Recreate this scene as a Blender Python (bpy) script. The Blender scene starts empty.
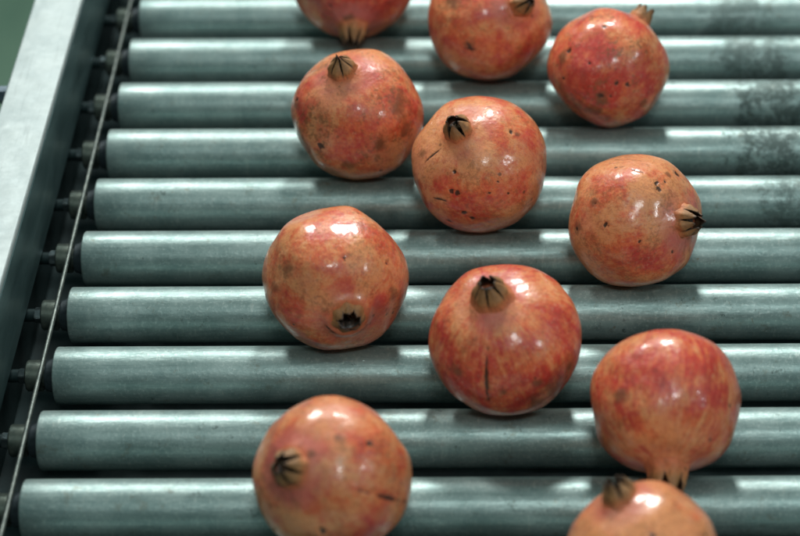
import bpy, bmesh, math, random
import numpy as np
from mathutils import Vector, Matrix, Quaternion, noise

random.seed(4)
scene = bpy.context.scene
COL = scene.collection
PI = math.pi

# ------------------------------------------------------------------ camera frame (metres)
TH = 0.71591                       # camera looks down by this angle
ROLL = 0.00461
CAM = Vector((0.0, -1.25633, 0.84526))
FPX, PPX, PPY = 2000.0, 509.24, 268.0
FW = Vector((0, math.cos(TH), -math.sin(TH)))
_u = Vector((0, math.sin(TH), math.cos(TH))); _r = Vector((1, 0, 0))
RT = _r * math.cos(ROLL) - _u * math.sin(ROLL)
UP = _r * math.sin(ROLL) + _u * math.cos(ROLL)
PITCH = 0.05461                    # roller spacing
RR = 0.01753                       # roller radius
XL, XR = -0.2743, 0.4543           # roller ends

def view_dir(a, b, c):
    """direction given as (right, up, towards the viewer) -> world"""
    return (RT * a + UP * b - FW * c).normalized()

# ------------------------------------------------------------------ node helpers
def new_mat(name):
    m = bpy.data.materials.new(name); m.use_nodes = True
    nt = m.node_tree; nt.nodes.clear()
    out = nt.nodes.new('ShaderNodeOutputMaterial')
    b = nt.nodes.new('ShaderNodeBsdfPrincipled')
    nt.links.new(b.outputs[0], out.inputs[0])
    return m, nt, b

class NT:
    def __init__(s, nt): s.nt = nt
    def n(s, t, **kw):
        nd = s.nt.nodes.new(t)
        for k, v in kw.items(): setattr(nd, k, v)
        return nd
    def l(s, a, b): s.nt.links.new(a, b)
    def put(s, inp, v):
        if hasattr(v, 'is_output') or isinstance(v, bpy.types.NodeSocket): s.l(v, inp)
        else: inp.default_value = v
    def math(s, op, a, b=0.5, clamp=False):
        nd = s.n('ShaderNodeMath', operation=op, use_clamp=clamp)
        s.put(nd.inputs[0], a); s.put(nd.inputs[1], b); return nd.outputs[0]
    def vmath(s, op, a, b=(0, 0, 0)):
        nd = s.n('ShaderNodeVectorMath', operation=op)
        s.put(nd.inputs[0], a); s.put(nd.inputs[1], b); return nd.outputs[0]
    def noise(s, vec, scale, detail=4, rough=0.55, dist=0.0):
        nd = s.n('ShaderNodeTexNoise'); s.put(nd.inputs['Vector'], vec)
        nd.inputs['Scale'].default_value = scale; nd.inputs['Detail'].default_value = detail
        nd.inputs['Roughness'].default_value = rough; nd.inputs['Distortion'].default_value = dist
        return nd.outputs['Fac']
    def ramp(s, fac, a, b, smooth=True):
        nd = s.n('ShaderNodeMapRange'); nd.interpolation_type = 'SMOOTHSTEP' if smooth else 'LINEAR'
        s.put(nd.inputs['Value'], fac); nd.inputs['From Min'].default_value = a; nd.inputs['From Max'].default_value = b
        return nd.outputs[0]
    def maprange(s, fac, a, b, c, d):
        nd = s.n('ShaderNodeMapRange'); s.put(nd.inputs['Value'], fac)
        for i, v in zip(('From Min', 'From Max', 'To Min', 'To Max'), (a, b, c, d)): nd.inputs[i].default_value = v
        return nd.outputs[0]
    def mix(s, fac, a, b):
        nd = s.n('ShaderNodeMix', data_type='RGBA'); s.put(nd.inputs[0], fac)
        for k, v in ((6, a), (7, b)):
            if isinstance(v, tuple) and len(v) == 3: v = (*v, 1)
            s.put(nd.inputs[k], v)
        return nd.outputs[2]
    def bump(s, h, strength, dist, normal=None):
        nd = s.n('ShaderNodeBump'); s.put(nd.inputs['Height'], h)
        nd.inputs['Strength'].default_value = strength; nd.inputs['Distance'].default_value = dist
        if normal is not None: s.l(normal, nd.inputs['Normal'])
        return nd.outputs[0]

# ------------------------------------------------------------------ materials
def mat_peel():
    m, nt, b = new_mat('pomegranate_peel'); N = NT(nt)
    tc = N.n('ShaderNodeTexCoord').outputs['Object']
    oi = N.n('ShaderNodeObjectInfo')
    off = N.vmath('MULTIPLY', oi.outputs['Random'], (7.0, 13.0, 5.0))
    P = N.vmath('ADD', tc, off)
    sep = N.n('ShaderNodeSeparateXYZ'); N.l(tc, sep.inputs[0])
    # meridian streak coordinates
    xy = N.vmath('NORMALIZE', N.vmath('MULTIPLY', tc, (1, 1, 0)))
    sv = N.vmath('ADD', N.vmath('MULTIPLY', xy, (1, 1, 1)), N.vmath('MULTIPLY', tc, (0, 0, 5)))
    sv = N.vmath('ADD', sv, off)
    streak = N.noise(sv, 16, 4, 0.65)
    big = N.noise(P, 26, 3, 0.55, 0.6)
    mid = N.noise(P, 85, 5, 0.65)
    fine = N.noise(P, 420, 4, 0.7)
    red = N.n('ShaderNodeAttribute', attribute_type='OBJECT', attribute_name='redness').outputs['Fac']
    mk = N.n('ShaderNodeAttribute', attribute_type='GEOMETRY', attribute_name='marks')
    ms = N.n('ShaderNodeSeparateColor'); N.l(mk.outputs['Color'], ms.inputs[0])
    pale = N.n('ShaderNodeAttribute', attribute_type='GEOMETRY', attribute_name='pale_marks').outputs['Fac']  # patches where the skin colour is lighter
    tan = (0.74, 0.305, 0.125); orange = (0.69, 0.170, 0.064); redc = (0.56, 0.052, 0.036); deep = (0.30, 0.026, 0.024)
    pink = (0.52, 0.135, 0.112); cream = (0.63, 0.33, 0.21)
    f = N.math('ADD', N.math('MULTIPLY', big, 1.25), N.math('MULTIPLY', mid, 0.95))
    sk = N.n('ShaderNodeAttribute', attribute_type='OBJECT', attribute_name='streaks').outputs['Fac']
    mot = N.noise(P, 130, 6, 0.75, 0.3)
    f = N.math('ADD', f, N.math('MULTIPLY', N.math('SUBTRACT', streak, 0.5), sk))
    f = N.math('ADD', f, N.math('MULTIPLY', mot, 1.1))
    f = N.math('ADD', f, N.math('SUBTRACT', red, 0.60))
    f = N.math('ADD', f, N.math('MULTIPLY', ms.outputs[2], 0.24))
    f = N.math('SUBTRACT', f, N.math('MULTIPLY', pale, 0.30))
    c = N.mix(N.ramp(f, 0.88, 1.22), tan, orange)
    c = N.mix(N.ramp(f, 1.12, 1.50), c, redc)
    c = N.mix(N.math('MULTIPLY', N.ramp(f, 1.45, 1.85), 0.8), c, deep)
    # fine striations and lenticels
    c = N.mix(N.math('MULTIPLY', N.ramp(N.noise(sv, 48, 4, 0.7), 0.49, 0.66), N.math('MULTIPLY', sk, 0.42)), c, (0.36, 0.060, 0.038))
    f2 = N.noise(P, 650, 3, 0.75)
    c = N.mix(N.math('MULTIPLY', N.ramp(fine, 0.52, 0.70), 0.50), c, cream)
    c = N.mix(N.math('MULTIPLY', N.ramp(f2, 0.53, 0.66), 0.38), c, (0.30, 0.070, 0.040))
    c = N.mix(N.math('MULTIPLY', N.ramp(N.noise(P, 170, 6, 0.8), 0.52, 0.68), 0.45), c, (0.36, 0.062, 0.036))
    c = N.mix(N.math('MULTIPLY', N.ramp(fine, 0.48, 0.26), 0.38), c, (0.25, 0.060, 0.034))
    # pink blush around the crown
    hz = N.n('ShaderNodeAttribute', attribute_type='GEOMETRY', attribute_name='crown').outputs['Fac']
    c = N.mix(N.math('MULTIPLY', N.ramp(hz, 0.80, 0.93), N.math('MULTIPLY', N.ramp(big, 0.3, 0.6), 0.75)), c, pink)
    c = N.mix(N.math('MULTIPLY', N.ramp(N.noise(N.vmath('ADD', P, (3, 1, 2)), 34, 3, 0.6), 0.48, 0.68), 0.28), c, (0.60, 0.105, 0.095))
    c = N.mix(N.math('MULTIPLY', N.ramp(hz, 0.945, 0.975), 0.85), c, (0.54, 0.150, 0.060))
    c = N.mix(N.ramp(hz, 0.9760, 0.9835), c, (0.020, 0.014, 0.010))
    # russet, brown blemishes, plus the shade painted on one fruit's lower right
    br = N.noise(P, 60, 5, 0.72, 0.4)
    br = N.math('ADD', N.math('MULTIPLY', br, 0.6), N.math('MULTIPLY', N.noise(P, 240, 5, 0.8), 0.4))
    brown = N.math('MULTIPLY', N.ramp(N.math('ADD', br, N.math('MULTIPLY', ms.outputs[1], 0.27)), 0.55, 0.78), 0.75)
    c = N.mix(brown, c, (0.155, 0.060, 0.025))
    # olive and brown freckling
    fr = N.math('ADD', N.math('MULTIPLY', N.noise(P, 300, 4, 0.75), 0.6), N.math('MULTIPLY', N.noise(P, 48, 3, 0.6), 0.4))
    frk = N.n('ShaderNodeAttribute', attribute_type='OBJECT', attribute_name='freckle').outputs['Fac']
    c = N.mix(N.math('MULTIPLY', N.ramp(fr, 0.52, 0.62), frk), c, (0.20, 0.085, 0.035))
    # pin-prick specks
    vo = N.n('ShaderNodeTexVoronoi'); N.l(P, vo.inputs['Vector']); vo.inputs['Scale'].default_value = 105
    vs = N.n('ShaderNodeSeparateColor'); N.l(vo.outputs['Color'], vs.inputs[0])
    sp = N.math('MULTIPLY', N.ramp(vo.outputs['Distance'], 0.17, 0.08), N.ramp(vs.outputs[0], 0.87, 0.93))
    c = N.mix(N.math('MULTIPLY', sp, 0.8), c, (0.12, 0.050, 0.025))
    dark = N.ramp(N.math('ADD', ms.outputs[0], N.math('MULTIPLY', N.math('SUBTRACT', fine, 0.5), 0.7)), 0.20, 0.66)
    c = N.mix(N.math('MULTIPLY', dark, 0.93), c, (0.042, 0.021, 0.013))
    N.l(c, b.inputs['Base Color'])
    b.inputs['Subsurface Weight'].default_value = 0.10
    b.inputs['Subsurface Radius'].default_value = (1.0, 0.3, 0.15)
    b.inputs['Subsurface Scale'].default_value = 0.002
    ro = N.maprange(mid, 0.3, 0.7, 0.30, 0.46)
    ro = N.math('ADD', ro, N.math('MULTIPLY', brown, 0.2))
    N.l(ro, b.inputs['Roughness'])
    N.l(N.maprange(N.ramp(hz, 0.965, 0.975), 0, 1, 0.60, 0.0), b.inputs['Coat Weight'])
    b.inputs['Coat IOR'].default_value = 1.42
    b.inputs['IOR'].default_value = 1.42
    b.inputs['Specular IOR Level'].default_value = 0.5
    N.l(N.maprange(N.noise(P, 200, 4, 0.7), 0.3, 0.7, 0.06, 0.22), b.inputs['Coat Roughness'])
    b1 = N.bump(N.noise(P, 60, 3, 0.5), 0.6, 0.0014)
    b2 = N.bump(N.noise(P, 240, 5, 0.65), 0.62, 0.0006, b1)
    b3 = N.bump(N.math('SUBTRACT', N.noise(P, 900, 2, 0.5), dark), 0.25, 0.0003, b2)
    N.l(b3, b.inputs['Normal'])
    N.l(N.bump(N.noise(P, 210, 4, 0.6), 0.40, 0.0005, N.bump(N.noise(P, 60, 3, 0.5), 0.5, 0.0012)), b.inputs['Coat Normal'])
    return m

def mat_calyx():
    m, nt, b = new_mat('calyx_skin'); N = NT(nt)
    tc = N.n('ShaderNodeTexCoord').outputs['Object']
    oi = N.n('ShaderNodeObjectInfo')
    P = N.vmath('ADD', tc, N.vmath('MULTIPLY', oi.outputs['Random'], (3.0, 5.0, 9.0)))
    a = N.n('ShaderNodeAttribute', attribute_type='GEOMETRY', attribute_name='tip')
    s = N.n('ShaderNodeSeparateColor'); N.l(a.outputs['Color'], s.inputs[0])
    n = N.noise(P, 260, 4, 0.65)
    t = N.math('ADD', s.outputs[0], N.math('MULTIPLY', N.math('SUBTRACT', n, 0.5), 0.35))
    c = N.mix(N.ramp(t, 0.16, 0.60), (0.56, 0.160, 0.066), (0.46, 0.205, 0.070))
    c = N.mix(N.ramp(t, 0.34, 0.75), c, (0.27, 0.135, 0.050))
    st = N.noise(N.vmath('ADD', N.vmath('NORMALIZE', N.vmath('MULTIPLY', tc, (1, 1, 0))), N.vmath('MULTIPLY', tc, (0, 0, 20))), 9, 5, 0.75)
    c = N.mix(N.math('MULTIPLY', N.ramp(st, 0.48, 0.66), 0.50), c, (0.135, 0.062, 0.028))
    c = N.mix(N.ramp(t, 0.78, 1.02), c, (0.075, 0.045, 0.026))
    e = N.math('ADD', s.outputs[1], N.math('MULTIPLY', N.math('SUBTRACT', n, 0.5), 0.4))
    c = N.mix(N.math('MULTIPLY', N.ramp(e, 0.62, 0.98), 0.88), c, (0.045, 0.028, 0.018))
    c = N.mix(N.math('MULTIPLY', N.ramp(N.noise(P, 900, 3, 0.6), 0.5, 0.7), 0.35), c, (0.12, 0.06, 0.03))
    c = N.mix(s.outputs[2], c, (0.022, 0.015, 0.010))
    N.l(c, b.inputs['Base Color'])
    b.inputs['Roughness'].default_value = 0.62
    N.l(N.bump(N.noise(P, 500, 4, 0.6), 0.6, 0.0006), b.inputs['Normal'])
    return m

def mat_stamen():
    m, nt, b = new_mat('dry_stamens'); N = NT(nt)
    tc = N.n('ShaderNodeTexCoord').outputs['Object']
    N.l(N.mix(N.noise(tc, 600, 3), (0.05, 0.03, 0.015), (0.24, 0.16, 0.08)), b.inputs['Base Color'])
    b.inputs['Roughness'].default_value = 0.9
    return m

def mat_tube():
    """worn galvanised roller tube with oily stains towards the right"""
    m, nt, b = new_mat('zinc_roller'); N = NT(nt)
    pos = N.n('ShaderNodeNewGeometry').outputs['Position']
    sep = N.n('ShaderNodeSeparateXYZ'); N.l(pos, sep.inputs[0])
    oi = N.n('ShaderNodeObjectInfo')
    off = N.vmath('MULTIPLY', oi.outputs['Random'], (3.0, 17.0, 5.0))
    tc = N.n('ShaderNodeTexCoord').outputs['Object']
    P = N.vmath('ADD', tc, off)
    Ps = N.vmath('MULTIPLY', P, (0.35, 1, 1))         # slight drawing marks along the tube
    cloud = N.noise(P, 38, 5, 0.62, 0.3)
    cl2 = N.noise(Ps, 150, 6, 0.78)
    grit = N.noise(P, 520, 3, 0.7)
    c = N.mix(N.ramp(cloud, 0.32, 0.68), (0.190, 0.278, 0.268), (0.275, 0.368, 0.355))
    c = N.mix(N.math('MULTIPLY', N.ramp(cl2, 0.50, 0.74), 0.60), c, (0.105, 0.190, 0.186))
    c = N.mix(N.math('MULTIPLY', N.ramp(grit, 0.50, 0.72), 0.40), c, (0.50, 0.60, 0.575))
    c = N.mix(N.math('MULTIPLY', N.ramp(N.noise(N.vmath('MULTIPLY', P, (0.04, 1, 1)), 300, 3, 0.7), 0.52, 0.68), 0.30), c, (0.11, 0.18, 0.175))
    # brownish grime flecks
    c = N.mix(N.math('MULTIPLY', N.ramp(N.noise(P, 95, 5, 0.75), 0.57, 0.70), 0.55), c, (0.155, 0.165, 0.125))
    spk = N.ramp(N.noise(P, 240, 5, 0.85), 0.63, 0.70)
    c = N.mix(N.math('MULTIPLY', spk, 0.85), c, (0.045, 0.070, 0.065))
    pit = N.math('MULTIPLY', N.ramp(N.noise(P, 110, 5, 0.8), 0.60, 0.67), N.ramp(N.noise(P, 20, 2, 0.5), 0.47, 0.60))
    c = N.mix(N.math('MULTIPLY', pit, 0.75), c, (0.075, 0.110, 0.102))
    scr = N.ramp(N.noise(N.vmath('MULTIPLY', P, (1.0, 0.22, 0.22)), 240, 4, 0.75), 0.60, 0.70)
    c = N.mix(N.math('MULTIPLY', scr, 0.30), c, (0.50, 0.56, 0.53))
    rust = N.math('MULTIPLY', N.ramp(N.noise(P, 150, 5, 0.8), 0.62, 0.70), N.ramp(N.noise(P, 14, 2, 0.5), 0.50, 0.62))
    c = N.mix(N.math('MULTIPLY', rust, 0.7), c, (0.20, 0.135, 0.060))
    # oily stains
    st = N.n('ShaderNodeAttribute', attribute_type='OBJECT', attribute_name='stain').outputs['Fac']
    sx = N.n('ShaderNodeAttribute', attribute_type='OBJECT', attribute_name='stain_x').outputs['Fac']
    d = N.math('ABSOLUTE', N.math('SUBTRACT', sep.outputs[0], sx))
    band = N.ramp(d, 0.060, 0.012)
    sn = N.noise(P, 75, 8, 0.86, 0.2)
    smask = N.math('MULTIPLY', N.ramp(N.math('ADD', sn, N.math('MULTIPLY', N.math('SUBTRACT', band, 1.0), 0.30)), 0.42, 0.54), st)
    c = N.mix(N.math('MULTIPLY', smask, 0.88), c, (0.045, 0.068, 0.062))
    N.l(c, b.inputs['Base Color'])
    b.inputs['Metallic'].default_value = 0.62
    b.inputs['Specular IOR Level'].default_value = 0.6
    hair = N.noise(N.vmath('MULTIPLY', P, (0.04, 1, 1)), 420, 3, 0.7)
    ro = N.math('ADD', N.maprange(cl2, 0.25, 0.75, 0.38, 0.52), N.maprange(hair, 0.3, 0.7, -0.07, 0.07))
    ro = N.math('ADD', ro, N.math('MULTIPLY', smask, 0.18))
    ro = N.math('ADD', ro, N.math('MULTIPLY', N.math('SUBTRACT', cloud, 0.5), 0.12))
    N.l(ro, b.inputs['Roughness'])
    b1 = N.bump(N.noise(Ps, 170, 4, 0.6), 0.5, 0.0005)
    b2 = N.bump(grit, 0.35, 0.0003, b1)
    N.l(b2, b.inputs['Normal'])
    return m

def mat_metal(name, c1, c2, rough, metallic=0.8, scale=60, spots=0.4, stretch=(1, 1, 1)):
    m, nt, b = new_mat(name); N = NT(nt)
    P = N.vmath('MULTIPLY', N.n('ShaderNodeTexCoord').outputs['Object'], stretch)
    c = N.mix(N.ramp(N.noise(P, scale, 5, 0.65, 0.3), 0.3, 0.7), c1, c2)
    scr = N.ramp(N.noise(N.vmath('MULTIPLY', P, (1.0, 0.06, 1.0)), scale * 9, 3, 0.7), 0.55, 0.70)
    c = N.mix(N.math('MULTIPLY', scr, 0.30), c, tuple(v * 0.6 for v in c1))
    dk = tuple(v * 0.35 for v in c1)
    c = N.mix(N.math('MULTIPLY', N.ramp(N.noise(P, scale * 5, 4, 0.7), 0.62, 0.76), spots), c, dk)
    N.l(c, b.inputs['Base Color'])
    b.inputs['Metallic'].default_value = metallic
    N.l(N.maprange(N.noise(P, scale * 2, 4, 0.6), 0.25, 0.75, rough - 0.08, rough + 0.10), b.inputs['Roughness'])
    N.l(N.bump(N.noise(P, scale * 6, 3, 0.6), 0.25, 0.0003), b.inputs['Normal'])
    return m

M_PEEL = mat_peel(); M_CAL = mat_calyx(); M_STA = mat_stamen(); M_TUBE = mat_tube()
M_RAIL = mat_metal('galvanised_rail', (0.30, 0.365, 0.365), (0.37, 0.435, 0.43), 0.55, 0.25, 45, 0.35)
M_FACE = mat_metal('dark_inner_steel', (0.040, 0.085, 0.090), (0.10, 0.17, 0.172), 0.42, 0.75, 26, 0.5, (1, 0.25, 1))
M_DARK = mat_metal('shade_dark_steel', (0.006, 0.018, 0.020), (0.014, 0.036, 0.038), 0.60, 0.5, 30)  # near-black colour carries the shade below the rollers and inside the rail
M_RUB = mat_metal('black_bearing_cap', (0.012, 0.020, 0.024), (0.035, 0.052, 0.060), 0.45, 0.2, 90)
M_BEAR = mat_metal('grimy_bearing_steel', (0.040, 0.062, 0.056), (0.115, 0.140, 0.118), 0.44, 0.7, 110, 0.6)
M_NUT = mat_metal('steel_nut', (0.035, 0.055, 0.060), (0.09, 0.12, 0.125), 0.4, 0.85, 150, 0.5)
M_ROD = mat_metal('bare_steel_rod', (0.06, 0.08, 0.075), (0.15, 0.175, 0.16), 0.46, 0.7, 160, 0.45)
M_BLUE = mat_metal('blue_grey_bolt', (0.04, 0.07, 0.09), (0.09, 0.13, 0.16), 0.55, 0.4, 120)
M_FLOOR = mat_metal('green_painted_floor', (0.085, 0.170, 0.120), (0.12, 0.215, 0.150), 0.6, 0.0, 4, 0.2)

# ------------------------------------------------------------------ mesh helpers
def link(name, me, mat, parent=None, smooth=True):
    if mat is not None: me.materials.append(mat)
    if smooth:
        for p in me.polygons: p.use_smooth = True
    o = bpy.data.objects.new(name, me); COL.objects.link(o)
    if parent is not None: o.parent = parent
    return o

def lathe_x(prof, seg=96):
    """revolve (x, radius) profile round the X axis"""
    bm = bmesh.new(); rings = []
    for x, r in prof:
        if r < 1e-6: rings.append([bm.verts.new((x, 0, 0))])
        else: rings.append([bm.verts.new((x, r * math.cos(2 * PI * k / seg), r * math.sin(2 * PI * k / seg))) for k in range(seg)])
    for a, c in zip(rings, rings[1:]):
        for k in range(seg):
            k2 = (k + 1) % seg
            if len(a) == 1 and len(c) == 1: continue
            if len(a) == 1: bm.faces.new((a[0], c[k2], c[k]))
            elif len(c) == 1: bm.faces.new((a[k], a[k2], c[0]))
            else: bm.faces.new((a[k], a[k2], c[k2], c[k]))
    bmesh.ops.recalc_face_normals(bm, faces=bm.faces)
    me = bpy.data.meshes.new('m'); bm.to_mesh(me); bm.free(); return me

def sharp(o, ang=35):
    me = o.data
    me.set_sharp_from_angle(angle=math.radians(ang))

def extrude_y(poly, y0, y1, bevel=0.0, segs=3):
    """closed (x,z) outline extruded along Y"""
    bm = bmesh.new()
    a = [bm.verts.new((x, y0, z)) for x, z in poly]; b = [bm.verts.new((x, y1, z)) for x, z in poly]
    n = len(poly)
    bm.faces.new(a); bm.faces.new(list(reversed(b)))
    for i in range(n):
        j = (i + 1) % n; bm.faces.new((a[i], b[i], b[j], a[j]))
    bmesh.ops.recalc_face_normals(bm, faces=bm.faces)
    if bevel:
        ed = [e for e in bm.edges if abs(e.verts[0].co.y - e.verts[1].co.y) > 0.01]
        bmesh.ops.bevel(bm, geom=ed, offset=bevel, segments=segs, profile=0.5, affect='EDGES')
    me = bpy.data.meshes.new('m'); bm.to_mesh(me); bm.free(); return me

# ------------------------------------------------------------------ conveyor
conv = bpy.data.objects.new('roller_conveyor', None); COL.objects.link(conv)
conv.empty_display_size = 0.1
conv['label'] = 'grey galvanised steel roller conveyor carrying the pomegranates, with one side rail at the left'
conv['category'] = 'conveyor'

Y0, Y1 = -1.05, 0.42
XC = 0.5 * (XL + XR)
def rail(side):
    s = side
    def X(x): return x if s < 0 else 2 * XC - x
    skew = 0.0
    top = [(-0.3335, 0.065), (-0.3000, 0.065), (-0.3000, 0.012), (-0.3022, 0.012), (-0.3022, 0.0625), (-0.3313, 0.0625),
           (-0.3313, -0.105), (-0.3335, -0.105)]
    me = extrude_y([(X(x), z) for x, z in top], Y0, Y1, 0.0016, 4)
    o = link('side_rail', me, M_RAIL, conv); sharp(o, 50)
    # darker skin over the lip's inner face
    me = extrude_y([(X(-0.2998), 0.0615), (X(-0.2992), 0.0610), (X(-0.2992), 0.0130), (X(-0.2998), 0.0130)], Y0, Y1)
    link('lip_face', me, M_FACE, o, smooth=False)
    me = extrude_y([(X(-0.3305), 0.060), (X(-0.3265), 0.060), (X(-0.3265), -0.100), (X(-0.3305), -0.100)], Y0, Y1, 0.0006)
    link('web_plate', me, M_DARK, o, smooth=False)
    return o
rail_l = rail(-1)
rail_r = rail(1)
# hex bolts on the rail's outer side
def bolt(parent, y, z):
    bm = bmesh.new()
    for (xa, xb, r, n) in ((-0.3335, -0.3352, 0.0085, 24), (-0.3352, -0.3415, 0.0062, 6)):
        vs = [[bm.verts.new((x, y + r * math.cos(2 * PI * k / n), z + r * math.sin(2 * PI * k / n))) for k in range(n)] for x in (xa, xb)]
        bm.faces.new(vs[0]); bm.faces.new(vs[1][::-1])
        for k in range(n): bm.faces.new((vs[0][k], vs[0][(k + 1) % n], vs[1][(k + 1) % n], vs[1][k]))
    bmesh.ops.recalc_face_normals(bm, faces=bm.faces)
    me = bpy.data.meshes.new('m'); bm.to_mesh(me); bm.free()
    return link('bolt', me, M_BLUE, parent, smooth=False)
for y in (-0.74, -0.45, -0.165, 0.12): bolt(rail_l, y, 0.052)

# added dark sheet under the rollers so their gaps read as shade
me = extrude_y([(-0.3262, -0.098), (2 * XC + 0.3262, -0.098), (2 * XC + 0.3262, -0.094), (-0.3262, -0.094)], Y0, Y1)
link('gap_shade_sheet', me, M_DARK, conv, smooth=False)

# guide rod lying on the bearing sleeves, very slightly bowed
def rod():
    bm = bmesh.new(); n = 12; prev = None; st = 70
    ya, yb = Y0 + 0.01, Y1 - 0.01
    for i in range(st + 1):
        y = ya + (yb - ya) * i / st
        x = -0.2815 - 0.0018 * (y + 0.41) / 0.42 + 0.00045 * noise.noise(Vector((y * 9, 0, 3)))
        z = 0.01115 + 0.0003 * (1 + noise.noise(Vector((y * 7, 5, 3))))
        r = 0.0014
        ring = [bm.verts.new((x + r * math.cos(2 * PI * k / n), y, z + r * math.sin(2 * PI * k / n))) for k in range(n)]
        if prev:
            for k in range(n): bm.faces.new((prev[k], prev[(k + 1) % n], ring[(k + 1) % n], ring[k]))
        else: bm.faces.new(ring)
        prev = ring
    bm.faces.new(prev[::-1])
    bmesh.ops.recalc_face_normals(bm, faces=bm.faces)
    me = bpy.data.meshes.new('m'); bm.to_mesh(me); bm.free()
    return link('guide_rod', me, M_ROD, conv)
rod()

R = RR
tube_me = lathe_x([(XL + 0.0008, R - 0.0022), (XL, R - 0.0018), (XL, R - 0.0006), (XL + 0.0002, R - 0.00025), (XL + 0.0008, R)] +
                  [(XL + 0.0008 + (XR - XL - 0.0016) * i / 24, R) for i in range(1, 24)] +
                  [(XR - 0.0008, R), (XR - 0.0002, R - 0.00025), (XR, R - 0.0006), (XR, R - 0.0018), (XR - 0.0008, R - 0.0022)], 128)
def mirror_prof(p): return [(2 * XC - x, r) for x, r in p]
cap = [(XL + 0.0025, 0.0), (XL + 0.0025, R - 0.0024), (XL + 0.0012, R - 0.0024), (XL + 0.0012, R - 0.005), (XL - 0.0008, R - 0.006),
       (XL - 0.0045, 0.0098), (XL - 0.0062, 0.0095), (XL - 0.0066, 0.0090), (XL - 0.0066, 0.0)]
sleeve = [(XL - 0.0066, 0.0), (XL - 0.0066, 0.0066), (XL - 0.0086, 0.0066), (XL - 0.0086, 0.0090), (XL - 0.0091, 0.0096),
          (XL - 0.0176, 0.0096), (XL - 0.0183, 0.0090), (XL - 0.0183, 0.0)]
shaft = [(XL - 0.0183, 0.0), (XL - 0.0183, 0.0040), (XL - 0.0520, 0.0040), (XL - 0.0520, 0.0)]
def nut_mesh(x0, x1, r):
    bm = bmesh.new(); n = 6
    vs = [[bm.verts.new((x, r * math.cos(2 * PI * k / n + .3), r * math.sin(2 * PI * k / n + .3))) for k in range(n)] for x in (x0, x1)]
    bm.faces.new(vs[0]); bm.faces.new(vs[1][::-1])
    for k in range(n): bm.faces.new((vs[0][k], vs[0][(k + 1) % n], vs[1][(k + 1) % n], vs[1][k]))
    bmesh.ops.recalc_face_normals(bm, faces=bm.faces)
    bmesh.ops.bevel(bm, geom=list(bm.edges), offset=0.0004, segments=2, affect='EDGES')
    me = bpy.data.meshes.new('m'); bm.to_mesh(me); bm.free(); return me

def first_roller():
    o = link('roller', tube_me, M_TUBE, conv); sharp(o, 50)
    for prof, nm, mt in ((cap, 'end_cap', M_RUB), (sleeve, 'bearing_sleeve', M_BEAR), (shaft, 'axle', M_DARK)):
        for q in (prof, mirror_prof(prof)):
            c = link(nm, lathe_x(q, 48), mt, o); sharp(c, 40)
    link('nut', nut_mesh(XL - 0.0186, XL - 0.0232, 0.0052), M_NUT, o, smooth=False)
    link('nut', nut_mesh(XR + 0.0186, XR + 0.0232, 0.0052), M_NUT, o, smooth=False)
    return o
proto = first_roller()
kids = list(proto.children)
STAIN = {-2: (.7, .17), -1: (.8, .19), 0: (0.6, 0.170), 1: (0.72, 0.176), 2: (0.9, 0.186), 3: (0.85, 0.176), 4: (0.65, 0.197), 5: (0.25, 0.21), 7: (0.3, 0.20)}
ks = list(range(-6, 15))
for n_, k in enumerate(ks):
    if n_ == 0: o = proto
    else:
        o = proto.copy(); COL.objects.link(o)
        for ch in kids:
            c = ch.copy(); COL.objects.link(c); c.parent = o
    o.location = (0, -PITCH * k, 0)
    o.rotation_euler = (0.0, 0, 0)
    s, sx = STAIN.get(k, (0.0, 0.2))
    o['stain'] = float(s); o['stain_x'] = float(sx)
    for c in o.children:
        if c.name.startswith('nut'): c.rotation_euler = ((n_ * 0.7) % 1.0, 0, 0)

# ------------------------------------------------------------------ pomegranates
NPHI, NTH = 252, 148
_th = np.concatenate([np.array([0.0]), np.linspace(0.02, PI - 0.02, NTH), np.array([PI])])

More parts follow.
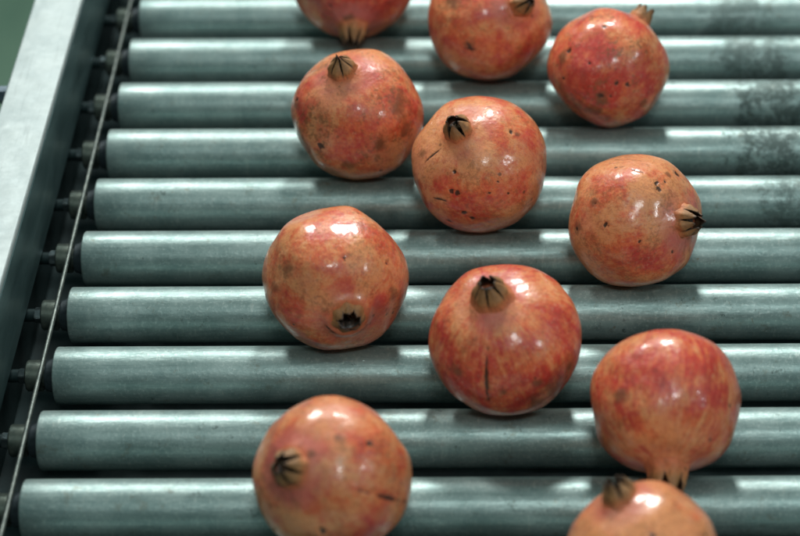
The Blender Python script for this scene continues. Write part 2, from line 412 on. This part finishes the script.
def build_pom(idx, cfg):
    cx, cy, rpx = cfg['img']; Rm = cfg['R']; X, Y, Z = cfg['pos']
    rnd = random.Random(100 + idx)
    axis = view_dir(*cfg['axis'])
    q = Vector((0, 0, 1)).rotation_difference(axis)
    q = q @ Quaternion((0, 0, 1), cfg.get('spin', rnd.uniform(0, 6.28)))
    Rmat = np.array(q.to_matrix())
    sq = cfg.get('sq', 0.935)
    lob = cfg.get('lobes', rnd.choice([5, 6])); la = cfg.get('lobe_amp', 0.013); lp = rnd.uniform(0, 6)
    # facet planes that flatten the fruit a little here and there
    planes = []
    for _ in range(12):
        v = Vector((rnd.gauss(0, 1), rnd.gauss(0, 1), rnd.gauss(0, .8))).normalized()
        planes.append((np.array(v), rnd.uniform(0.955, 0.99)))
    phi = np.arange(NPHI) * 2 * PI / NPHI
    verts = [(0, 0)]
    T, F = np.meshgrid(_th[1:-1], phi, indexing='ij')
    T = np.concatenate([[0.0], T.ravel(), [PI]]); F = np.concatenate([[0.0], F.ravel(), [0.0]])
    d = np.stack([np.sin(T) * np.cos(F), np.sin(T) * np.sin(F), np.cos(T)], 1)
    # oblate base, a little squarer than an ellipse near the shoulders
    r = 1.0 / ((np.abs(np.sin(T)) ** 2.25 + (np.abs(np.cos(T)) / sq) ** 2.25) ** (1 / 2.25))
    r *= 1 + la * np.sin(T) ** 2 * np.cos(lob * F + lp) + 0.004 * np.cos(3 * T + lp)
    # soft facets
    for nv, dd in planes:
        c = d @ nv; lim = np.where(c > 0.3, dd / np.maximum(c, 0.3), 9.0) * 1.0
        k = 45.0
        r = -np.log(np.exp(-k * r) + np.exp(-k * lim)) / k
    s1 = Vector((idx * 7.3, 1.1, 4.2))
    nz = np.array([noise.noise(Vector(v) * 1.5 + s1) for v in d.tolist()])
    nz2 = np.array([noise.noise(Vector(v) * 4.2 + s1) for v in d.tolist()])
    nz3 = np.array([noise.noise(Vector(v) * 11 + s1) for v in d.tolist()])
    r = r * (1 + 0.034 * nz + 0.009 * nz2 + 0.0016 * nz3)
    # neck lifting to the calyx, shallow dimple at the stalk end
    r += 0.075 * np.exp(-(T / 0.27) ** 2) - 0.012 * np.exp(-((T - 0.42) / 0.14) ** 2)
    pole = float(r[0])
    if cfg.get('cal', {}).get('open'): r += 0.022 * np.exp(-((T - 0.30) / 0.07) ** 2)
    r -= 0.26 * np.exp(-(T / 0.15) ** 4)
    r -= 0.05 * np.exp(-((PI - T) / 0.16) ** 2)
    co = d * r[:, None] * Rm
    # ---- marks, given where they show on the fruit
    def to_local(u, v):
        a = (u - cx) / rpx; b_ = (cy - v) / rpx
        h = a * a + b_ * b_
        if h > 0.97: s = math.sqrt(0.97 / h); a *= s; b_ *= s; h = 0.97
        w = view_dir(a, b_, math.sqrt(1 - h))
        return q.inverted() @ w
    dark = np.zeros(len(d)); brown = np.zeros(len(d)); redm = np.zeros(len(d)); palem = np.zeros(len(d)); dent = np.zeros(len(d))
    wob = nz3
    wob2 = np.array([noise.noise(Vector(v) * 24 + s1) for v in d.tolist()])
    for mk in cfg.get('marks', []):
        t = mk[0]
        if t == 'l':
            _, u1, v1, u2, v2, w = mk
            A = np.array(to_local(u1, v1)); B = np.array(to_local(u2, v2))
            AB = B - A; L = AB @ AB
            tt = np.clip(((d - A) @ AB) / L, 0, 1)
            pr = A + tt[:, None] * AB; pr /= np.linalg.norm(pr, axis=1)[:, None]
            dist = np.linalg.norm(d + wob[:, None] * 0.012 - pr, axis=1) * rpx
            ww = w * (0.35 + 0.65 * np.sin(PI * np.clip(tt, 0.04, 0.96)))
            val = np.clip(1.35 - dist / ww * 0.8, 0, 1)
            dark = np.maximum(dark, val * 0.85); dent = np.maximum(dent, val * 0.5)
            brown = np.maximum(brown, np.clip(1.2 - dist / (w * 2.6), 0, 1) * 0.5)
        else:
            _, u, v, w = mk
            A = np.array(to_local(u, v))
            dist = np.linalg.norm(d - A, axis=1) * rpx
            if t == 'd':
                val = np.clip(1.5 - dist / (w * (1 + 1.0 * wob2)), 0, 1)
                dark = np.maximum(dark, val); dent = np.maximum(dent, val)
                brown = np.maximum(brown, np.clip(1.3 - dist / (w * 2.0), 0, 1) * 0.45)
            else:
                val = np.clip(1.25 - dist / (w * (1 + 0.45 * nz2 + 0.4 * wob)), 0, 1)
                if t == 'b': brown = np.maximum(brown, val)
                if t == 'r': redm = np.maximum(redm, val)
                if t == 'p': palem = np.maximum(palem, val)
    co -= d * (dent * 0.0007)[:, None]
    # ---- rest it on the rollers
    W = co @ Rmat.T
    yy = W[:, 1] + Y
    best = -1e9
    for k in range(-3, 14):
        dy = yy + k * PITCH
        msk = np.abs(dy) < RR
        if msk.any():
            need = np.sqrt(RR * RR - dy[msk] ** 2) - W[msk, 2]
            best = max(best, need.max())
    Z = best + 0.0001
    # ---- mesh
    nv = len(co); faces = []
    for k in range(NPHI): faces.append((0, 1 + k, 1 + (k + 1) % NPHI))
    for i in range(NTH - 1):
        a = 1 + i * NPHI; b2 = a + NPHI
        for k in range(NPHI):
            k2 = (k + 1) % NPHI; faces.append((a + k, b2 + k, b2 + k2, a + k2))
    a = 1 + (NTH - 1) * NPHI
    for k in range(NPHI): faces.append((nv - 1, a + (k + 1) % NPHI, a + k))
    me = bpy.data.meshes.new('peel'); me.from_pydata(co.tolist(), [], faces); me.update()
    ca = me.attributes.new('marks', 'FLOAT_COLOR', 'POINT')
    ca.data.foreach_set('color', np.stack([dark, brown, redm, np.ones(nv)], 1).astype(np.float32).ravel())
    fa = me.attributes.new('pale_marks', 'FLOAT', 'POINT'); fa.data.foreach_set('value', palem.astype(np.float32))
    fa = me.attributes.new('crown', 'FLOAT', 'POINT'); fa.data.foreach_set('value', np.cos(T).astype(np.float32))
    zlow = W[:, 2].min() + Z
    root = bpy.data.objects.new('pomegranate', None); COL.objects.link(root)
    root.empty_display_size = 0.02
    root.location = (X, Y, zlow)
    root['label'] = cfg['label']; root['category'] = 'pomegranate'; root['group'] = 'pomegranates riding on the conveyor rollers'
    peel = link('peel', me, M_PEEL, root)
    peel.rotation_mode = 'QUATERNION'; peel.rotation_quaternion = q; peel.location = (0, 0, Z - zlow)
    peel['redness'] = float(cfg.get('red', 0.0))
    peel['streaks'] = float(cfg.get('streak', 0.45)); peel['freckle'] = float(cfg.get('freckle', 0.45))
    # ---- calyx
    c = dict(n=6, L=0.36, rb=0.215, rm=0.165, rt=0.07, split=0.42, bend=0.0); c.update(cfg.get('cal', {}))
    z0 = 0.90 * pole
    g = c.get('g', 1.06); c['rb'] *= g; c['rm'] *= g; c['rt'] *= g; c['L'] *= c.get('lg', 1.0)
    M = c['n'] * 16; TT = 18
    cv = []; tip = []
    ph0 = rnd.uniform(0, 6)
    lens = [rnd.uniform(0.80, 1.05) for _ in range(c['n'])]; tilt = [rnd.uniform(-0.25, 0.3) for _ in range(c['n'])]
    bend_a = rnd.uniform(0, 6)
    def rad(t):
        # base -> waist -> tip
        if t < 0.45:
            s = t / 0.45; s = s * s * (3 - 2 * s); return c['rb'] * (1 - s) + c['rm'] * s
        s = (t - 0.45) / 0.55; s = s * s * (3 - 2 * s) if not c.get('open') else s; return c['rm'] * (1 - s) + c['rt'] * s
    H = c['L'] + 0.10
    for layer in (0, 1):
        for j in range(TT + 1):
            for k in range(M):
                f = k / 16.0; si = int(f) % c['n']; fr = f - int(f)
                e = abs(fr - 0.5) * 2                       # 0 at sepal middle, 1 at the slit
                top = c['split'] + (1 - c['split']) * (1 - e ** c.get('pw', 2.6)) * lens[si] if e < 1 else c['split']
                top = max(top, c['split'])
                t = j / TT * top
                rr_ = rad(min(t, 1.0)) * (1 + 0.05 * noise.noise(Vector((f * 1.3, t * 4, idx * 3.1))))
                if t > c['split']:
                    u = (t - c['split']) / (1 - c['split'])
                    rr_ += (tilt[si] * 0.075 * u * (1 if not c.get('open') else 0.5))
                    rr_ *= 1 - 0.10 * (e ** 2) * u
                rr_ *= 1 + 0.05 * math.cos(PI * e) * min(1, t / 0.3)  # ribbed
                rr_ += 0.014 * noise.noise(Vector((f * 3.1, t * 9, idx * 2.2 + 5))) * min(1, t * 3)
                rr_ += 0.075 * max(0, 1 - t / 0.22) ** 2      # flares into the skin
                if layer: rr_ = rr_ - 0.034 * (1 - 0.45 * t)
                rr_ = max(rr_, 0.006)
                a_ = 2 * PI * f / c['n'] + ph0
                # slit narrows the sepal: pull the edge points towards the sepal middle
                if t > c['split']: a_ += -(fr - 0.5) * 0.10 * (t - c['split'])
                x = rr_ * math.cos(a_); y = rr_ * math.sin(a_); z = z0 - 0.06 + t * H
                bx_ = c['bend'] * t * t
                x += bx_ * math.cos(bend_a); y += bx_ * math.sin(bend_a)
                cv.append((x * Rm, y * Rm, z * Rm))
                edge = 0.0
                if t > c['split'] * 0.55:
                    edge = max(0, (e - 0.45) / 0.55) * min(1, (t - c['split'] * .55) / (c['split'] * .45 + 1e-6))
                edge = max(edge, (j / TT) ** 6 * 0.9 * min(1, t / c['split']))
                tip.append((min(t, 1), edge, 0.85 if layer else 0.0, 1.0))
    per = (TT + 1) * M; cf = []
    for layer in (0, 1):
        for j in range(TT):
            for k in range(M):
                k2 = (k + 1) % M; a = layer * per + j * M
                qd = (a + k, a + k2, a + M + k2, a + M + k)
                cf.append(qd if layer == 0 else qd[::-1])
    for k in range(M):
        k2 = (k + 1) % M; a = TT * M
        cf.append((a + k, a + k2, per + a + k2, per + a + k))
    me = bpy.data.meshes.new('calyx'); me.from_pydata(cv, [], cf); me.update()
    ca = me.attributes.new('tip', 'FLOAT_COLOR', 'POINT'); ca.data.foreach_set('color', np.array(tip, dtype=np.float32).ravel())
    cal = link('calyx', me, M_CAL, root)
    cal.rotation_mode = 'QUATERNION'; cal.rotation_quaternion = q; cal.location = (0, 0, Z - zlow)
    # ---- stamens: a tuft of dry threads in the cup
    bm = bmesh.new()
    for s in range(46):
        a0 = rnd.uniform(0, 2 * PI); r0 = (c['rm'] - 0.05) * math.sqrt(rnd.random())
        h = rnd.uniform(0.30, 0.55) * c['L'] * (1.2 if not c.get('open') else 0.85)
        p = Vector((r0 * math.cos(a0), r0 * math.sin(a0), z0 - 0.10)); dr = Vector((rnd.gauss(0, .18), rnd.gauss(0, .18), 1)).normalized()
        if c.get('open'): dr = Vector((rnd.gauss(0, .35), rnd.gauss(0, .35), 1)).normalized()
        prev = None
        for i in range(4):
            w = 0.008 * (1.3 if i == 3 else 1)
            ctr = p + dr * (h * i / 3)
            ring = [bm.verts.new((ctr + Vector((w * math.cos(g * 2 * PI / 4), w * math.sin(g * 2 * PI / 4), 0))) * Rm) for g in range(4)]
            if prev:
                for g in range(4): bm.faces.new((prev[g], prev[(g + 1) % 4], ring[(g + 1) % 4], ring[g]))
            prev = ring
            dr = (dr + Vector((rnd.gauss(0, .15), rnd.gauss(0, .15), 0))).normalized()
        bm.faces.new(prev)
    me = bpy.data.meshes.new('stamens'); bm.to_mesh(me); bm.free()
    link('stamens', me, M_STA, cal)
    return root

CLOSED = dict(n=6, L=0.30, rb=0.24, rm=0.195, rt=0.04, split=0.36, pw=4.0)
POMS = [
 dict(img=(353, -22, 60), pos=(-0.1121, -0.0273, 0), R=0.0436, axis=(0.03, -0.90, 0.42), red=0.20,
      label='deep red pomegranate cut by the top edge, its brown crown pointing down',
      cal=dict(n=6, L=0.34, rb=0.22, rm=0.18, rt=0.09, g=1.2),
      marks=[('d', 334, 13, 1.8), ('r', 380, 10, 30), ('r', 320, 5, 25), ('b', 352, 25, 8)]),
 dict(img=(489, 20, 61), pos=(-0.0134, -0.0817, 0), R=0.0430, axis=(0.52, 0.15, 0.84), red=0.02,
      label='pomegranate at the top edge, crown at its upper right, small star scar low on front',
      cal=dict(n=6, L=0.34, rb=0.22, rm=0.18, rt=0.06, split=0.40),
      marks=[('l', 468, 47, 473, 57, 1.3), ('l', 465, 53, 477, 55, 1.2), ('r', 450, 42, 20), ('r', 525, 45, 24), ('r', 478, 20, 14), ('b', 453, 8, 12), ('b', 470, 52, 8)]),
 dict(img=(608, 69, 60), pos=(0.0681, -0.1365, 0), R=0.0408, axis=(0.53, 0.80, -0.08), red=0.16, freckle=0.75,
      label='blotchy red pomegranate whose pale crown sticks out like a horn behind its upper right',
      cal=dict(n=5, L=0.29, rb=0.22, rm=0.175, rt=0.12, split=0.65, pw=3.0),
      marks=[('r', 588, 55, 24), ('r', 602, 92, 26), ('r', 645, 85, 16), ('d', 568, 57, 2.2), ('d', 614, 90, 2.2), ('d', 625, 91, 2.2), ('d', 598, 102, 2.4), ('d', 587, 70, 1.3),
             ('d', 602, 33, 2.0), ('d', 608, 103, 1.2), ('d', 563, 83, 1.4), ('b', 574, 108, 15), ('b', 588, 116, 14), ('b', 600, 104, 9), ('b', 640, 107, 9), ('b', 563, 62, 10), ('p', 628, 60, 14)]),
 dict(img=(357.5, 115, 64), pos=(-0.1000, -0.1911, 0), R=0.0430, axis=(-0.17, 0.63, 0.76), red=0.04, freckle=0.7,
      label='pomegranate with closed brown crown on top, pink patches and a dull brown right side',
      cal=dict(CLOSED), marks=[('d', 325, 149, 3.2), ('d', 309, 154, 2.4), ('d', 323, 166, 2), ('d', 302, 103, 2), ('r', 352, 148, 24), ('r', 308, 120, 12), ('b', 401, 112, 15),
             ('b', 384, 146, 9), ('b', 408, 132, 13), ('b', 350, 168, 10), ('b', 301, 106, 7), ('p', 335, 90, 22), ('r', 412, 105, 14), ('b', 309, 154, 6)]),
 dict(img=(479.5, 165.5, 67), pos=(-0.0188, -0.2460, 0), R=0.0440, axis=(-0.31, 0.47, 0.82), red=0.02, sq=0.90,
      label='pomegranate with dark gaping slits in its crown and black specks on its lower left',
      cal=dict(n=5, L=0.30, rb=0.23, rm=0.185, rt=0.07, split=0.34, pw=2.6), marks=[('d', 454, 195, 2.4), ('d', 459, 197, 2.6), ('d', 465, 216, 2.8), ('d', 473, 221.5, 2.4), ('d', 451, 222.5, 2),
             ('d', 456, 177, 2), ('d', 511, 137, 1.8), ('d', 490, 196, 1.2), ('d', 508, 197, 1.3), ('d', 498, 186, 1), ('d', 414, 164, 2), ('b', 517, 140, 4), ('l', 440, 154, 428, 166, 1.0), ('l', 437, 199, 448, 204, 1.1),
             ('r', 531, 143, 18), ('r', 520, 195, 18), ('r', 500, 150, 12), ('p', 475, 170, 22), ('p', 465, 110, 16), ('r', 440, 185, 14), ('b', 424, 158, 6)]),
 dict(img=(634, 221, 65), pos=(0.0777, -0.3004, 0), R=0.0414, axis=(0.74, -0.02, 0.67), red=-0.03,
      label='speckled orange pomegranate at the right with its split crown pointing to the right',
      cal=dict(n=7, L=0.29, rb=0.235, rm=0.19, rt=0.10, split=0.42, pw=2.6, g=1.2), marks=[('d', 651.5, 187, 2.8), ('d', 654, 192.5, 2.2), ('d', 661, 185, 1.6), ('d', 674, 176, 2.6), ('b', 664, 178, 4), ('d', 604, 226, 2.6),
             ('b', 593, 204, 6), ('b', 578, 229.5, 8), ('d', 577, 230, 1.6), ('b', 619, 171, 5), ('d', 668, 253, 1.6), ('d', 635, 242, 1.4), ('l', 626, 174, 641, 179, 0.9), ('r', 605, 190, 20),
             ('r', 618, 256, 24), ('r', 650, 258, 16), ('r', 580, 215, 14), ('p', 640, 195, 20), ('p', 655, 225, 14), ('d', 593, 205, 1.3)]),
 dict(img=(336, 277, 70), pos=(-0.1041, -0.3550, 0), R=0.0430, axis=(0.25, -0.555, 0.79), red=0.03, lobes=6, lobe_amp=0.022, sq=0.92,
      label='pomegranate left of centre facing forward with an open star shaped crown near its bottom',
      cal=dict(n=7, L=0.14, rb=0.225, rm=0.205, rt=0.110, split=0.74, open=True, pw=1.4, g=1.15), marks=[('d', 350, 257, 2.0), ('b', 292, 268, 12), ('b', 279, 283, 10), ('r', 385, 250, 18),
             ('r', 300, 310, 22), ('r', 385, 300, 18), ('r', 352, 288, 12), ('d', 389, 262, 1.2), ('d', 300, 320, 1.2), ('l', 330, 322, 340, 331, 1.2), ('b', 395, 290, 10), ('r', 280, 250, 14), ('p', 320, 285, 20)]),
 dict(img=(505.5, 340.5, 74), pos=(-0.0024, -0.4096, 0), R=0.0441, axis=(-0.20, 0.625, 0.755), red=0.12, sq=0.895, streak=0.95, freckle=0.35,
      label='glossy pomegranate with pointed closed crown on top and a dark vertical scar below it',
      cal=dict(n=6, L=0.33, rb=0.25, rm=0.20, rt=0.085, split=0.40, pw=4.5, g=1.15), marks=[('l', 488.5, 346, 490, 396, 1.7), ('b', 461, 367, 9), ('r', 470, 385, 34), ('r', 520, 385, 36), ('r', 560, 320, 26), ('r', 450, 345, 20),
             ('r', 556, 385, 24), ('b', 554, 386, 24), ('b', 536, 400, 18), ('b', 568, 366, 12), ('d', 533, 373, 1.4), ('b', 503, 388, 6), ('b', 535, 378, 7), ('p', 498, 318, 16), ('p', 540, 285, 20), ('p', 462, 310, 16), ('r', 508, 345, 12)]),  # lower-right r and b marks paint the fruit's shaded side
 dict(img=(664.5, 405, 74), pos=(0.0866, -0.4627, 0), R=0.0425, axis=(-0.01, -0.88, 0.47), red=0.13, sq=0.915, streak=1.3, freckle=0.2,
      label='round red streaked pomegranate at lower right, its crown pointing down over another pomegranate',
      cal=dict(n=6, L=0.44, rb=0.235, rm=0.195, rt=0.15, split=0.42, pw=1.3, g=1.25), marks=[('r', 706, 358, 28), ('r', 640, 360, 22), ('r', 712, 395, 20), ('r', 655, 385, 14), ('b', 618, 395, 9), ('p', 660, 430, 28), ('p', 620, 440, 20), ('p', 665, 345, 14)]),
 dict(img=(334, 468, 77), pos=(-0.0956, -0.5175, 0), R=0.0422, axis=(-0.44, 0.20, 0.87), red=-0.02, sq=0.97,
      label='tan pomegranate at the bottom, crown on its left side, thin brown scar line at right',
      cal=dict(n=6, L=0.30, rb=0.22, rm=0.185, rt=0.08, split=0.36, g=1.2), marks=[('d', 373, 432, 2.8), ('l', 366, 474, 412, 493, 2.2), ('d', 330, 514, 3.2), ('d', 285, 425, 1.6), ('r', 398, 450, 24), ('r', 370, 515, 30),
             ('r', 390, 480, 16), ('d', 281, 515, 1.8), ('p', 330, 415, 24), ('p', 300, 500, 16), ('b', 320, 440, 6), ('b', 345, 425, 6)]),
 dict(img=(644, 563, 76), pos=(0.0691, -0.5734, 0), R=0.0400, axis=(-0.34, 0.86, 0.37), red=-0.12,
      label='pale orange pomegranate cut by the bottom edge, its brown crown pointing up left',
      cal=dict(n=6, L=0.31, rb=0.22, rm=0.18, rt=0.09, split=0.40, g=1.2), marks=[('d', 647, 532, 2.8), ('d', 672, 505, 1.3), ('p', 640, 520, 30), ('d', 700, 535, 1.5)]),
]
for i, cfg in enumerate(POMS): build_pom(i, cfg)

# ------------------------------------------------------------------ floor far below
bm = bmesh.new()
vs = [bm.verts.new(v) for v in ((-6, -4, -0.85), (6, -4, -0.85), (6, 9, -0.85), (-6, 9, -0.85))]
bm.faces.new(vs); me = bpy.data.meshes.new('floor'); bm.to_mesh(me); bm.free()
fl = link('floor', me, M_FLOOR, None, False); fl['kind'] = 'structure'

# ------------------------------------------------------------------ lamps and ambient
def area(name, direction, dist, sx, sy, power, col, aim=Vector((0, -0.28, 0.02)), spin=0.0):
    L = bpy.data.lights.new(name, 'AREA'); L.shape = 'RECTANGLE'; L.size = sx; L.size_y = sy; L.energy = power; L.color = col
    o = bpy.data.objects.new(name, L); COL.objects.link(o)
    d = Vector(direction).normalized(); o.location = aim + d * dist
    o.rotation_mode = 'QUATERNION'; o.rotation_quaternion = (-d).to_track_quat('-Z', 'Y') @ Quaternion((0, 0, 1), spin)
    return o
area('lamp_behind', (0.07, 0.70, 0.72), 1.9, 0.22, 0.26, 27.5, (1.0, 0.985, 0.95))
area('lamp_behind_left', (-0.38, 0.66, 0.70), 2.0, 0.26, 0.26, 20, (1.0, 0.985, 0.95))
area('lamp_right', (0.74, -0.37, 0.54), 2.2, 0.17, 0.20, 8, (0.95, 0.98, 1.0))
area('lamp_overhead', (0.06, -0.55, 0.83), 2.2, 0.32, 0.26, 10.5, (0.95, 1.0, 0.98))

w = bpy.data.worlds.new('World'); scene.world = w; w.use_nodes = True
nt = w.node_tree; nt.nodes.clear(); N = NT(nt)
out = N.n('ShaderNodeOutputWorld'); bg = N.n('ShaderNodeBackground')
tc = N.n('ShaderNodeTexCoord').outputs['Generated']
sep = N.n('ShaderNodeSeparateXYZ'); N.l(tc, sep.inputs[0])
up = N.ramp(sep.outputs[2], 0.12, 0.90)
c = N.mix(up, (0.022, 0.060, 0.062), (0.36, 0.52, 0.50))
N.l(c, bg.inputs[0]); bg.inputs[1].default_value = 0.48
N.l(bg.outputs[0], out.inputs[0])

# ------------------------------------------------------------------ camera
cam = bpy.data.cameras.new('camera'); co = bpy.data.objects.new('camera', cam); COL.objects.link(co)
cam.sensor_width = 36; cam.sensor_fit = 'HORIZONTAL'; cam.lens = FPX / 800 * 36
cam.shift_x = (400 - PPX) / 800; cam.clip_start = 0.01; cam.clip_end = 100
Mx = Matrix((RT, UP, -FW)).transposed().to_4x4(); Mx.translation = CAM
co.matrix_world = Mx
cam.dof.use_dof = True; cam.dof.focus_distance = 1.225; cam.dof.aperture_fstop = 4.8
scene.camera = co
scene.view_settings.view_transform = 'Standard'; scene.view_settings.look = 'None'
scene.view_settings.exposure = 0; scene.view_settings.gamma = 1
